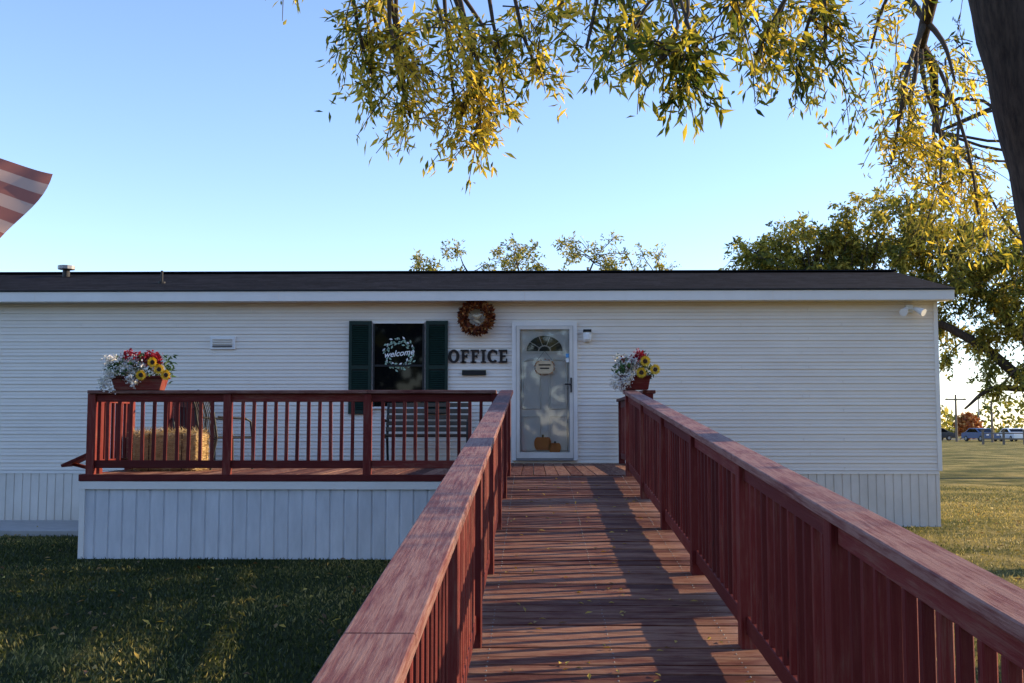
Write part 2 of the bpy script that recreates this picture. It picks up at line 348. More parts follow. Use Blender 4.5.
# window
g=B(); wx0,wx1,wz0,wz1=-2.42,-1.65,1.74,3.05; fy=16.44
for a in ((wx0,wx1,wz1-.03,wz1),(wx0,wx1,wz0,wz0+.03)): g.b2(a[0],a[1],fy,YF,a[2],a[3],'trim')
g.b2(wx0,wx0+.025,fy,YF,wz0+.03,wz1-.03,'black'); g.b2(wx1-.025,wx1,fy,YF,wz0+.03,wz1-.03,'black')
g.b2(wx0+.025,wx1-.025,fy+.02,fy+.04,wz0+.03,wz1-.03,'glassdark')
g.b2(wx0+.025,wx1-.025,fy+.005,fy+.019,2.37,2.40,'black')
par(g.build('window'),home)
g=B()
for x0,x1 in ((-2.785,-2.445),(-1.625,-1.295)):
    z0,z1=1.66,3.06; y0=16.445; w=.045
    g.b2(x0,x0+w,y0,y0+.035,z0,z1,'green'); g.b2(x1-w,x1,y0,y0+.035,z0,z1,'green')
    for zz in (z0,(z0+z1)/2-.03,z1-.06): g.b2(x0+w,x1-w,y0+.002,y0+.035,zz,zz+.06,'green')
    g.b2(x0+w,x1-w,y0+.03,y0+.034,z0+.06,z1-.06,'black')
    zz=z0+.08
    while zz<z1-.08:
        if abs(zz-(z0+z1)/2)>.05: g.box(((x0+x1)/2,y0+.014,zz),(x1-x0-2*w,.026,.008),'green',Matrix.Rotation(.9,3,'X'))
        zz+=.028
par(g.build('shutters'),home)
g=B(); cx,cz=-2.03,2.56; yd=fy+.017
for k in range(80):
    a=2*math.pi*k/80; 
    if abs(math.sin(a))<.2: continue
    r=.20+.04*math.sin(k*5.1); p=(cx+r*math.cos(a),yd,cz+r*math.sin(a))
    q=a+1.1*(1 if k%2 else 1.9)
    d=Vector((math.cos(q),0,math.sin(q)))*.06
    s2=Vector((-d.z,0,d.x))*.24; P0=Vector(p); o=len(g.v)
    g.v+= [tuple(P0),tuple(P0+d*.5+s2),tuple(P0+d),tuple(P0+d*.5-s2)]; g.face([o,o+3,o+2,o+1],'white' if k%5==0 else 'sage')
par(g.build('window_decal'),home)
tx=bpy.data.curves.new('welcome_lettering','FONT'); tx.body='welcome'; tx.size=.125; tx.shear=.4; tx.align_x='CENTER'; tx.extrude=.001; tx.offset=.002
to=bpy.data.objects.new('welcome_lettering',tx); sc.collection.objects.link(to); tx.materials.append(M['white'])
to.rotation_euler=(math.pi/2,-.12,0); to.location=(cx,yd-.003,cz-.03); par(to,home)
# door
g=B(); dx0,dx1,dz0,dz1=-.33,.645,.97,3.04
g.b2(dx0,dx0+.06,16.43,YF,dz0,dz1,'trim'); g.b2(dx1-.06,dx1,16.43,YF,dz0,dz1,'trim'); g.b2(dx0+.06,dx1-.06,16.43,YF,dz1-.06,dz1,'trim'); g.b2(dx0+.06,dx1-.06,16.42,YF,dz0,dz0+.03,'grey')
sx0,sx1=dx0+.07,dx1-.07; g.b2(sx0,sx1,16.475,16.495,dz0+.03,dz1-.065,'door')
g.b2(dx0+.06,dx0+.072,16.44,16.49,dz0+.03,dz1-.06,'black'); g.b2(dx1-.072,dx1-.06,16.44,16.49,dz0+.03,dz1-.06,'black'); g.b2(dx0+.072,dx1-.072,16.44,16.49,dz1-.066,dz1-.06,'black')
mid=(sx0+sx1)/2
for px in (mid-.2,mid+.2):
    for z0,z1 in ((1.12,1.62),(1.74,2.40)):
        w=.13
        def outl(ww,zz0,zz1):
            return [(px-ww,zz0),(px+ww,zz0),(px+ww,zz1)]+([(px+ww*math.cos(t),zz1+ww*.6*math.sin(t)) for t in np.linspace(.25,math.pi-.25,9)] if z0>1.5 else [])+[(px-ww,zz1)]
        o1=outl(w,z0,z1); pts3=[(a,16.462,b_) for a,b_ in o1]+[(o1[0][0],16.462,o1[0][1])]
        g.tube(pts3,.014,'door',6,cap=False)
        g.poly(outl(w-.045,z0+.045,z1-.03),.006,lambda a,b_,d:(a,16.468+d,b_),'door')
R0=.27; cz=2.60
g.poly([(mid+(R0+.035)*math.cos(t),cz-.03+(R0*.86+.06)*math.sin(t)) for t in np.linspace(0,math.pi,20)],.012,lambda a,b_,d:(a,16.462+d,b_),'trim')
fan=[(mid+R0*math.cos(t),cz+R0*.86*math.sin(t)) for t in np.linspace(0,math.pi,20)]
g.poly(fan,.006,lambda a,b_,d:(a,16.454+d,b_),'black')
for t in np.linspace(0,math.pi,6)[1:-1]:
    g.beam((mid+.09*math.cos(t),16.450,cz+.08*math.sin(t)),(mid+R0*math.cos(t),16.450,cz+R0*.86*math.sin(t)),.008,.018,'trim',up=(0,1,0))
g.tube([(mid+.09*math.cos(t),16.450,cz+.08*math.sin(t)) for t in np.linspace(0,math.pi,9)],.010,'trim',5)
sy=16.415
g.b2(sx0-.005,sx0+.045,sy,sy+.025,dz0+.035,dz1-.065,'skirt'); g.b2(sx1-.045,sx1+.005,sy,sy+.025,dz0+.035,dz1-.065,'skirt')
g.b2(sx0+.045,sx1-.045,sy,sy+.025,dz1-.115,dz1-.065,'skirt'); g.b2(sx0+.045,sx1-.045,sy,sy+.025,dz0+.035,dz0+.12,'skirt')
g.b2(sx0+.045,sx0+.053,sy+.004,sy+.022,dz0+.12,dz1-.115,'grey'); g.b2(sx1-.053,sx1-.045,sy+.004,sy+.022,dz0+.12,dz1-.115,'grey')
g.b2(sx0+.053,sx1-.053,sy+.010,sy+.014,dz0+.12,dz1-.115,'glass')
g.b2(sx1-.035,sx1-.012,sy-.02,sy,1.98,2.20,'black'); g.tube([(sx1-.024,sy-.02,2.1),(sx1-.024,sy-.06,2.1),(sx1-.12,sy-.06,2.1)],.011,'black',8)
g.b2(mid-.13,mid+.13,sy-.008,sy-.003,2.26,2.45,'paper')
g.b2(mid-.09,mid+.09,sy-.011,sy-.009,2.38,2.40,'bronze'); g.b2(mid-.07,mid+.07,sy-.011,sy-.009,2.33,2.35,'bronze')
g.beam((mid-.12,sy-.005,2.45),(mid,sy-.005,2.60),.004,.006,'black',up=(0,1,0)); g.beam((mid+.12,sy-.005,2.45),(mid,sy-.005,2.60),.004,.006,'black',up=(0,1,0))
g.b2(sx1-.10,sx1-.055,sy+.004,sy+.008,2.50,2.56,'blue'); g.b2(sx1-.10,sx1-.055,sy+.004,sy+.008,2.43,2.49,'white')
# flat orange pumpkin shapes behind the storm glass, standing in for a reflection
for ax_,az_,s_ in ((mid-.03,1.22,.12),(mid+.15,1.16,.085)):
    for lob,ww in ((-.62,.45),(.62,.45),(-.3,.5),(.3,.5),(0,.5)):
        yy=16.440-.003*(1-abs(lob))
        g.poly([(ax_+lob*s_+ww*s_*math.cos(t),az_+.82*s_*math.sin(t)) for t in np.linspace(0,2*math.pi,18,endpoint=False)],.003,lambda a,b_,d:(a,yy+d,b_),'orange')
    g.b2(ax_-.012,ax_+.016,16.434,16.440,az_+.78*s_,az_+1.1*s_,'fbrown')
par(g.build('door',bevel=0),home)
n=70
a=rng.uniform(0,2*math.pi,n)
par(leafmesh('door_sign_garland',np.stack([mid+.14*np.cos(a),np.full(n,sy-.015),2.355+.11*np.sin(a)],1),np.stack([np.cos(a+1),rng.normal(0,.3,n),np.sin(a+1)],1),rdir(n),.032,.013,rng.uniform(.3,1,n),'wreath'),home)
g=B(); g.b2(.745,.845,16.44,16.485,2.74,2.9,'white'); g.box((.795,16.40,2.90),(.12,.12,.035),'black'); g.tube([(.795,16.40,2.74),(.795,16.40,2.77),(.795,16.40,2.85),(.795,16.40,2.885)],[.03,.06,.065,.045],'white',12)
par(g.build('porch_light',smooth=False),home)
g=B(); g.b2(5.55,5.65,16.42,16.485,3.17,3.28,'white')
for s_ in (-1,1):
    g.tube([(5.60,16.40,3.22),(5.60+s_*.07,16.36,3.2)],.015,'white',8)
    g.tube([(5.60+s_*.06,16.38,3.22),(5.60+s_*.11,16.31,3.18),(5.60+s_*.15,16.26,3.15)],[.03,.045,.06],'white',14)
par(g.build('flood_light',smooth=False),home)
# OFFICE letters
off=empty('office_sign',(-.84,16.45,2.5))
g=B(); Hh=.20; W=.042; y0=16.455
def bar(x,z,w,h): g.b2(x,x+w,y0,y0+.022,z,z+h,'bronze')
def ring(cx,cz,a0,a1,rx,rz,ix,iz,n=28):
    o=len(g.v); ts=np.linspace(a0,a1,n)
    for t in ts:
        for (rr,zz,yy) in ((rx,rz,y0),(ix,iz,y0),(rx,rz,y0+.022),(ix,iz,y0+.022)):
            g.v.append((cx+rr*math.cos(t),yy,cz+zz*math.sin(t)))
    for i in range(n-1):
        p=o+4*i;q=p+4
        g.face([p,q,q+1,p+1],'bronze');g.face([p+2,p+3,q+3,q+2],'bronze');g.face([p,p+2,q+2,q],'bronze');g.face([p+1,q+1,q+3,p+3],'bronze')
zb=2.425; x=-1.29
ring(x+.085,zb+Hh/2,0,2*math.pi,.085,Hh/2+.003,.038,Hh/2-.03); x+=.185
for _ in range(2):
    bar(x+.02,zb,W,Hh); bar(x,zb,W+.045,.022); bar(x,zb+Hh-.024,.02,.024); bar(x+.02+W,zb+Hh-.03,.065,.03); bar(x+.108,zb+Hh-.065,.018,.035); bar(x+.02+W,zb+.09,.04,.026); bar(x+.09,zb+.075,.014,.055); x+=.152
bar(x+.02,zb+.022,W,Hh-.044); bar(x,zb,W+.04,.022); bar(x,zb+Hh-.022,W+.04,.022); x+=.10
ring(x+.085,zb+Hh/2,.75,2*math.pi-.75,.085,Hh/2+.003,.038,Hh/2-.03); bar(x+.128,zb+Hh-.075,.018,.06); x+=.168
bar(x+.02,zb,W,Hh); bar(x,zb,.02,.022); bar(x,zb+Hh-.022,.02,.022); bar(x+.02+W,zb,.07,.03); bar(x+.02+W,zb+Hh-.03,.07,.03); bar(x+.113,zb+.03,.018,.035); bar(x+.113,zb+Hh-.065,.018,.035); bar(x+.02+W,zb+.09,.045,.026)
par(g.build('letters'),off)
g=B(); g.b2(-1.08,-.72,16.45,16.475,2.24,2.315,'green'); g.b2(-1.07,-.73,16.447,16.4495,2.25,2.305,'black'); g.build('name_plaque')
# wreath
wr=empty('autumn_wreath',(-.86,16.42,3.10)); n=1500
a=rng.uniform(0,2*math.pi,n); bb=rng.uniform(0,2*math.pi,n); r2=.065*np.sqrt(rng.uniform(0,1,n))
rr=.185+r2*np.cos(bb)
P=np.stack([-.86+rr*np.cos(a),16.35+r2*np.sin(bb)*.8,3.10+rr*np.sin(a)],1)
D=np.stack([np.cos(a+rng.normal(.5,.8,n)),rng.normal(-.4,.4,n),np.sin(a+rng.normal(.5,.8,n))],1)
par(leafmesh('wreath_leaves',P,D,rdir(n),rng.uniform(.05,.09,n),rng.uniform(.03,.045,n),rng.uniform(0,1,n)**1.3,'wreath'),wr)
g=B(); g.tube([(-.86+.185*math.cos(t),16.40,3.10+.185*math.sin(t)) for t in np.linspace(0,2*math.pi,25)],.03,'twig',8,cap=False)
g.tube([(-.92,16.36,3.13),(-.85,16.35,3.10),(-.78,16.36,3.14)],[.02,.045,.02],'paper',8)
g.box((-.83,16.36,3.03),(.16,.02,.03),'paper',Matrix.Rotation(.5,3,'Y'))
par(g.build('wreath_ring'),wr)
# ------------------------------------------------------------ deck
deck=empty('wooden_deck',(-2,14,0)); DT=.93; XD0,XD1=-5.05,1.36; YD=12.3; YW=16.40
g=B()
x=XD0; 
while x<XD1-.01:
    xe=min(x+.14,XD1); g.b2(x+.003,xe-.003,YD,YW,DT-.035,DT+random.uniform(-.0015,.0015),'board'); x=xe
par(g.build('deck_boards',bevel=.004),deck)
g=B()
g.b2(XD0-.038,-.42,YD-.04,YD-.002,DT-.07,DT+.004,'rail'); g.b2(XD0-.04,XD0-.002,YD,YW,DT-.10,DT+.004,'rail'); g.b2(1.10,XD1+.04,YD-.04,YD-.002,DT-.14,DT+.004,'rail'); g.b2(XD1+.002,XD1+.04,YD,YW,DT-.14,DT+.004,'rail')
def run(p0,p1,zb0,posts,gap=.135):
    p0=Vector((p0[0],p0[1],0));p1=Vector((p1[0],p1[1],0)); d=p1-p0; Ln=d.length; u=d.normalized()
    zf=lambda t: zb0[0]+(zb0[1]-zb0[0])*t/Ln
    ang=math.atan2(u.y,u.x); R=Matrix.Rotation(ang,3,'Z')
    hh=.945
    P=lambda t,z:p0+u*t+Vector((0,0,z))
    cuts=[0]+[c for c in posts[1:-1]][1::2]+[Ln]
    for a,b_ in zip(cuts,cuts[1:]): g.beam(P(a+.0015,zf(a)+hh-.019),P(b_-.0015,zf(b_)+hh-.019),.145,.038,'cap')
    for a,b_ in zip(posts,posts[1:]):
        g.beam(P(a+.045,zf(a+.045)+hh-.085),P(b_-.045,zf(b_-.045)+hh-.085),.036,.09,'rail')
        g.beam(P(a+.045,zf(a+.045)+.115),P(b_-.045,zf(b_-.045)+.115),.036,.088,'rail')
        nbal=max(1,int(round((b_-a-.09)/gap))-1); st=(b_-a-.09)/(nbal+1)
        for i in range(nbal):
            t=a+.045+st*(i+1)
            q=p0+u*t; z0=zf(t)+.155; z1=zf(t)+hh-.125
            g.box((q.x,q.y,(z0+z1)/2),(.036,.036,z1-z0),'rail',R@Matrix.Rotation(random.uniform(-.012,.012),3,'Y'))
    for t in posts:
        q=p0+u*t; z0=zf(t)-.09; z1=zf(t)+hh-.04
        g.box((q.x,q.y,(z0+z1)/2),(.089,.089,z1-z0),'rail',R)
run((-5.03,12.36),(-.42,12.36),(DT,DT),[.04,1.58,3.16,4.60],.128)
run((-5.0,12.47),(-5.0,13.6),(DT,DT),[.10,1.09])
run((-5.0,14.9),(-5.0,16.36),(DT,DT),[.05,1.4])
run((1.29,12.36),(1.29,16.36),(DT,DT),[.04,1.35,2.65,3.95])
g.beam((-5.08,12.9,1.20),(-5.50,12.9,1.01),.30,.034,'rail'); g.beam((-5.10,12.9,.95),(-5.42,12.9,1.03),.05,.04,'rail')
par(g.build('deck_railing',bevel=.004),deck)
g=B(); 
g.b2(XD0-.03,-.40,YD-.035,YD+.02,DT-.16,DT-.074,'trim')
skirt(XD0-.02,-.40,YD-.01,-.03,DT-.16,.155,'panel',.012,.02); 
g.b2(XD0-.02,XD0-.0,YD-.01,YW,-.03,DT-.104,'panel'); g.b2(-.42,-.402,YD-.01,YD+.3,-.03,DT-.104,'panel')
g.b2(XD0-.024,XD0+.036,YD-.03,YD+.03,-.03,DT-.16,'trim')
par(g.build('deck_skirting'),deck)
# ------------------------------------------------------------ ramp
rp=empty('access_ramp',(.375,6,0)); SL=.0818; Y0=-1.2
rz=lambda y: DT-(YD-y)*SL
g=B(); y=YD-.045
while y>Y0:
    ya=y-.139; zc=(rz(y)+rz(ya))/2
    g.box((.375,(y+ya)/2,zc-.018+random.uniform(-.003,.003)),(1.44+random.uniform(-.006,.006),.128,.036),'board',Matrix.Rotation(math.atan(SL)+random.uniform(-.02,.02),3,'X'))
    for sx in (-.22,.375,.97):
        for o_ in (.035,.10): g.tube([(sx+random.uniform(-.006,.006),y-o_,rz(y-o_)-.004),(sx,y-o_,rz(y-o_)+.003)],.005,'grey',6)
    y=ya-.0015
par(g.build('ramp_boards',bevel=.004),rp)
g=B()
for xx in (-.325,1.075):
    g.beam((xx,Y0,rz(Y0)-.13),(xx,YD-.05,rz(YD)-.13),.038,.18,'rail')
for xx in (-.305,1.055):
    Ln=YD-.02-Y0; posts=[.05+i*(Ln-.1)/8 for i in range(9)]
    run((xx,Y0),(xx,YD-.02),(rz(Y0),rz(YD-.02)),posts,gap=.13)
    for t in posts:
        yy=Y0+t
        if rz(yy)-.2>gz(yy): g.b2(xx-.045,xx+.045,yy-.045,yy+.045,gz(yy)-.05,rz(yy)-.095,'rail')
par(g.build('ramp_railing',bevel=.004),rp)
n=130
x=rng.uniform(-.2,.95,n); y=rng.uniform(3.5,12,n)
leafmesh('ramp_fallen_leaves',np.stack([x,y,DT-(YD-y)*SL+.008],1),np.stack([rng.normal(size=n),rng.normal(size=n),rng.normal(0,.15,n)],1),np.stack([rng.normal(0,.25,n),rng.normal(0,.25,n),np.ones(n)],1),rng.uniform(.03,.06,n),.018,rng.uniform(.5,1,n),'litter')
# ------------------------------------------------------------ planters
def planter(cx,cy,z,w,seed,hgt):
    r=np.random.default_rng(seed)
    e=empty('flower_planter',(cx,cy,z))
    g=B(); hh=.15
    g.box((cx,cy,z+hh/2),(w,.2,hh),'rail',taper=.85); g.b2(cx-w/2-.012,cx+w/2+.012,cy-.115,cy+.115,z+hh-.02,z+hh+.008,'rail')
    nf=max(3,int(w*8))
    for k in range(nf):
        sx=cx+w*(.15+.45*k/(nf-1))+r.uniform(-.02,.02); sz=z+hh+hgt*(.1+.55*((k*2)%3)/2)+r.uniform(-.02,.02); sy_=cy-.13-r.uniform(0,.05)
        g.tube([(cx+.1,cy,z+hh),(sx,sy_+.03,sz)],.006,'fgreen',5); g.tube([(sx,sy_,sz),(sx,sy_-.02,sz)],[.026,.021],'fbrown',12)
        m_=22; a=np.linspace(0,2*math.pi,m_,endpoint=False); tl=r.uniform(-.5,.5)
        par(leafmesh('sunflower_petals',np.stack([sx+.022*np.cos(a),np.full(m_,sy_-.004),sz+.022*np.sin(a)],1),np.stack([np.cos(a),r.normal(-.25,.2,m_)+tl*np.cos(a),np.sin(a)],1),np.tile([[0,-1.,0.05]],(m_,1)),.045,.02,r.uniform(0,1,m_),'fyel'),e)
    par(g.build('planter_box',bevel=.003),e)
    def cl(name,cs,rad,nn,mk,l,wd):
        P=[];
        for c in cs: P.append(np.array(c)+r.normal(size=(nn,3))*rad)
        P=np.concatenate(P); q=len(P); D=r.normal(size=(q,3)); 
        par(leafmesh(name,P,D,r.normal(size=(q,3)),l*r.uniform(.7,1.3,q),wd,r.uniform(0,1,q),mk),e)
    W2=w/2
    red=[(cx+r.uniform(-W2*.7,W2*.8),cy+r.uniform(-.08,.08),z+hh+r.uniform(hgt*.5,hgt*1.1)) for _ in range(int(w*34))]
    cl('red_blooms',red,.024,45,'fred',.035,.025)
    wh=[(cx-W2*r.uniform(-.2,1.3),cy-.06+r.uniform(-.09,.08),z+hh+r.uniform(.02,hgt*.95)) for _ in range(int(w*42))]
    wh+=[(cx-W2*1.05-.05*r.uniform(-1,1.5),cy-.12,z+hh-.01*j) for j in range(0,16,2)]
    wh+=[(cx-.05*r.uniform(0,2),cy-.15,z+hh-.01*j) for j in range(0,12,3)]
    wh+=[(cx+W2*r.uniform(.2,1),cy-.06,z+hh+r.uniform(.0,hgt*.8)) for j in range(5)]
    cl('white_blooms',wh,.020,34,'fwhite',.03,.02)
    gr=[(cx+r.uniform(-W2,W2)*1.15,cy+r.uniform(-.1,.1),z+hh+r.uniform(-.02,hgt*.75)) for _ in range(int(w*50))]
    cl('planter_foliage',gr,.035,14,'fgreen',.07,.025)
planter(-4.46,12.36,1.876,.60,3,.25)
planter(1.12,12.30,1.876,.34,5,.22)
# ------------------------------------------------------------ furniture
g=B(); g.box((-4.46,13.5,DT+.235),(.80,.46,.46),'straw'); 
hb=g.build('hay_bale',bevel=.03)
n=4000
fa=rng.integers(0,3,n); u=rng.uniform(-1,1,(n,2)); P=np.zeros((n,3)); c=np.array([-4.46,13.5,DT+.235]); hs=np.array([.40,.23,.23])
P[fa==0]=np.stack([u[fa==0,0],-np.ones((fa==0).sum()),u[fa==0,1]],1); P[fa==1]=np.stack([u[fa==1,0],u[fa==1,1],np.ones((fa==1).sum())],1)
sg=np.where(rng.uniform(size=(fa==2).sum())<.5,-1,1); P[fa==2]=np.stack([sg,u[fa==2,0],u[fa==2,1]],1)
D=rng.normal(size=(n,3))*np.array([1,.35,.5])
M['strawb']=leafmat('straw_blade',[(0,(.22,.13,.05)),(.5,(.45,.32,.13)),(1,(.65,.5,.25))],.1)
so=leafmesh('straw_stems',c+P*hs,D,rdir(n),rng.uniform(.05,.12,n),.005,rng.uniform(0,1,n),'strawb',fold=0); so.parent=hb
g=B()
for xx in (-4.66,-4.26): g.b2(xx,xx+.01,13.258,13.263,DT+.01,DT+.46,'fbrown')
so=g.build('baling_twine'); so.parent=hb
def chair(cx,cy,rot):
    e=empty('patio_chair',(cx,cy,DT)); g=B(); t=.014
    for s_ in (-1,1):
        g.tube([(s_*.27,-.26,0),(s_*.27,-.25,.40),(s_*.28,-.22,.60),(s_*.28,-.15,.64),(s_*.28,.1,.65),(s_*.27,.22,.66)],t,'black',8)
        g.tube([(s_*.25,.30,0),(s_*.25,.22,.40),(s_*.25,.27,.70),(s_*.22,.33,.90),(s_*.12,.36,.97),(0,.365,.99)],t,'black',8)
        g.tube([(s_*.27,-.25,.40),(s_*.25,.22,.40)],t,'black',8)
    for a in ((-.25,.405),(.22,.405)): g.tube([(-.26,a[0],a[1]),(.26,a[0],a[1])],t,'black',8)
    for i in range(9):
        x=-.2+.05*i; g.tube([(x,.225,.41),(x,.27,.70),(x,.345,.90+.06*(1-abs(x)/.2))],.006,'black',6)
    for i in range(8): g.b2(-.26,.26,-.24+.056*i,-.24+.056*i+.04,.405,.415,'black')
    o=g.build('chair_frame'); o.parent=e; e.rotation_euler=(0,0,rot)
    return e
chair(-3.95,14.0,2.3); chair(-4.75,15.2,.5)
e=empty('garden_bench',(-1.55,15.95,DT)); g=B()
for s_ in (-1,1):
    x=s_*.60
    g.tube([(x,-.28,0),(x,-.25,.2),(x,-.26,.42),(x,-.24,.60),(x,-.1,.63),(x,.17,.62)],.02,'black',8)
    g.tube([(x,.26,0),(x,.16,.38),(x,.22,.62),(x,.30,.88)],.02,'black',8); g.tube([(x,-.26,.40),(x,.16,.38)],.02,'black',8)
for i in range(5): g.box((0,-.24+.095*i,.425-.006*i),(1.24,.07,.025),'twig')
for i in range(5): g.box((0,.155+.036*i,.50+.09*i),(1.24,.022,.06),'twig',Matrix.Rotation(-.3,3,'X'))
o=g.build('bench_frame',bevel=.003); o.parent=e
# ------------------------------------------------------------ flag
fe=empty('flag',(-5.6,8,0)); nu,nv=40,20; v=[];f=[];uvs=[]
c00=Vector((-5.5,8,2.7));c01=Vector((-5.5,8,3.68));c10=Vector((-4.18,7.8,2.34));c11=Vector((-3.62,8,3.38))
for j in range(nv+1):
    for i in range(nu+1):
        a=i/nu;b_=j/nv; p=c00.lerp(c10,a).lerp(c01.lerp(c11,a),b_)
        p.y+=.09*math.sin(a*11+b_*4)*a; p.z+=.03*math.sin(a*9+b_*2)*a+.10*a*(1-a)*b_; p.x+=.03*math.sin(b_*9)*a
        v.append(tuple(p))
for j in range(nv):
    for i in range(nu):
        f.append((j*(nu+1)+i,j*(nu+1)+i+1,(j+1)*(nu+1)+i+1,(j+1)*(nu+1)+i)); uvs+=[(i/nu,j/nv),((i+1)/nu,j/nv),((i+1)/nu,(j+1)/nv),(i/nu,(j+1)/nv)]
me=bpy.data.meshes.new('cloth'); me.from_pydata(v,[],f); ul=me.uv_layers.new(name='UVMap'); ul.data.foreach_set('uv',[c for p in uvs for c in p]); me.materials.append(M['flag']); me.polygons.foreach_set('use_smooth',[True]*len(f))
o=bpy.data.objects.new('cloth',me); sc.collection.objects.link(o); par(o,fe)
g=B(); g.tube([(-5.55,8,-.1),(-5.55,8,2),(-5.55,8,3.8)],[.035,.03,.022],'grey',12); g.tube([(-5.55,8,3.78),(-5.55,8,3.82),(-5.55,8,3.88)],[.02,.04,.01],'grey',12); par(g.build('flag_pole'),fe)
# ------------------------------------------------------------ trees
def curve(p0,p1,sag=.0,wob=.1,n=7):
    p0=np.array(p0,float);p1=np.array(p1,float); L_=np.linalg.norm(p1-p0); out=[]
    w=rng.normal(size=3)*wob*L_*.5; w2=rng.normal(size=3)*wob*L_*.3
    for i in range(n):
        t=i/(n-1); q=p0+(p1-p0)*t+np.array([0,0,1])*sag*L_*math.sin(math.pi*t)+w*math.sin(math.pi*t)+w2*math.sin(2*math.pi*t); out.append(tuple(q))
    return out
def tree(name,trunk,trad,limbs,clumps,leafL,leafW,per,tw,mk,droop=.35,vmean=.55,vs=.25,twr=.006,sides=12):
    e=empty(name,trunk[0]); g=B()
    tp=[];tr=[]
    for i in range(len(trunk)-1):
        for k in range(6):
            t=k/6; q=np.array(trunk[i])*(1-t)+np.array(trunk[i+1])*t+rng.normal(0,.008,3)*(i+k>0); tp.append(tuple(q)); tr.append((trad[i]*(1-t)+trad[i+1]*t)*(1+rng.normal(0,.03)))
    tp.append(trunk[-1]); tr.append(trad[-1]); tr[0]*=1.35; tr[1]*=1.15
    g.tube(tp,tr,'bark',sides+6)
    nodes=[(np.array(p),r_) for p,r_ in zip(tp[len(tp)*2//3:],tr[len(tr)*2//3:])]
    for pl,ra,rb in limbs:
        pts=[]
        for i in range(len(pl)-1): pts+=curve(pl[i],pl[i+1],.03,.05,6)[:-1]
        pts.append(pl[-1]); rs=list(np.linspace(ra,rb,len(pts))); g.tube(pts,rs,'bark',sides)
        nodes+=[(np.array(p),r_) for p,r_ in zip(pts[2:],rs[2:])]
    LP=[];LD=[];LV=[];LL=[]
    for c in clumps:
        c3=np.array(c[:3]); r=c[3]; vm=(c[4] if len(c)>4 else vmean)+rng.normal(0,.07); dens=c[5] if len(c)>5 else 1
        best=min(nodes,key=lambda nd:np.linalg.norm(nd[0]-c3)+max(0,nd[0][2]-c3[2])*-.2)
        pts=curve(best[0],c3,.08,.1,7); g.tube(pts,list(np.linspace(min(best[1]*.6,.012+.010*r*3),twr*1.6,7)),'twig',6,cap=False)
        br=[np.array(p) for p in pts[3:]]
        for k in range(int(tw*dens)):
            s_=br[rng.integers(0,len(br))]*.5+c3*.5+rng.normal(size=3)*r*.15
            d=rng.normal(size=3); d/=np.linalg.norm(d); d[2]-=droop*.6; ln=r*rng.uniform(.5,1.15)
            m_=5; tpz=[s_+d*ln*(q/m_)+np.array([0,0,-droop*ln*(q/m_)**2]) for q in range(m_+1)]
            if k<tw*.6: g.tube([tuple(t) for t in tpz[::1]],list(np.linspace(twr,twr*.4,m_+1)),'twig',3,cap=False)
            tv=rng.normal(0,.16)
            for q in range(per):
                t=rng.uniform(.1,1)*m_; i=min(int(t),m_-1); p=tpz[i]+(tpz[i+1]-tpz[i])*(t-i)
                dd=d*.45+rng.normal(size=3)*.55+np.array([0,0,-droop*1.1]); LP.append(p+rng.normal(size=3)*leafL*.3); LD.append(dd); LV.append(vm+tv+rng.normal(0,vs)); LL.append(rng.uniform(.6,1.25))
    LL=np.array(LL)
    par(g.build('trunk_and_branches',smooth=True),e)
    par(leafmesh('foliage',LP,LD,rdir(len(LP)),leafL*LL,leafW*LL,np.array(LV),mk),e)
    return e
cl=[(-1.0,7,4.0,.36,.7),(-1.06,7,3.76,.28,.75),(-.84,7,3.82,.36,.75),(-.80,7,3.46,.28,.8),(-.85,7.2,3.64,.26,.75),(-.53,7.2,3.65,.34,.75),(-.38,7,3.34,.26,.75),(-.5,7.1,3.45,.24,.75),(-.55,6.5,3.88,.36,.65),
(-.22,7,3.90,.36,.65),(.04,7,3.74,.30,.6),(-.2,7.3,3.65,.26,.65),(.32,6.5,3.74,.28,.55,.8),(.16,7,4.1,.36,.6),(.57,6.5,3.86,.30,.45,.8),(.57,5,3.12,.20,.3,.65),(.75,5,3.20,.22,.3,.65),(.71,5,3.0,.15,.3,.7),(.45,5.2,3.28,.20,.35,.6),
(1.12,6,3.76,.30,.45,.7),(1.3,6.3,3.62,.26,.4,.8),(1.45,6.5,3.76,.30,.45,.8),(1.88,7,3.82,.32,.5,.9),(1.65,6.8,3.74,.26,.45,.8),(1.82,7,4.08,.36,.55),(.8,6.4,4.05,.34,.55,.8),(1.3,6.6,4.1,.36,.55,.8),
(2.5,8,4.25,.5,.55),(3.0,9,4.0,.5,.7),(2.95,9,3.62,.4,.75),(3.35,9,3.5,.42,.75),(3.5,9,4.3,.55,.65),(3.65,9,3.2,.34,.75),(3.6,10,3.35,.4,.75),(3.9,10,3.8,.55,.7),(3.2,9.5,4.5,.55,.6),(4.1,10,3.2,.42,.7),(3.2,9.3,3.8,.4,.65),(3.75,9.6,3.6,.4,.7),
(-1.1,7,4.25,.36,.7),(-1.6,6.9,4.5,.25,.6,.6)]
for _ in range(30):
    a=rng.uniform(0,2*math.pi); q=math.sqrt(rng.uniform(0,1))
    cl.append((2.4+4.4*q*math.cos(a),7.6+4.0*q*math.sin(a),rng.uniform(5.7,8.6)-.6*q,rng.uniform(.55,.85),.55,.45))
for _ in range(22):  # off-frame foliage, shaped along the sun rays to shade the left lawn
    x_=rng.uniform(4.6,8); cl.append((x_,rng.uniform(4.5,11.5),.344*(x_-.4)+1.15+rng.uniform(0,1.3),rng.uniform(.45,.65),.5,.42))
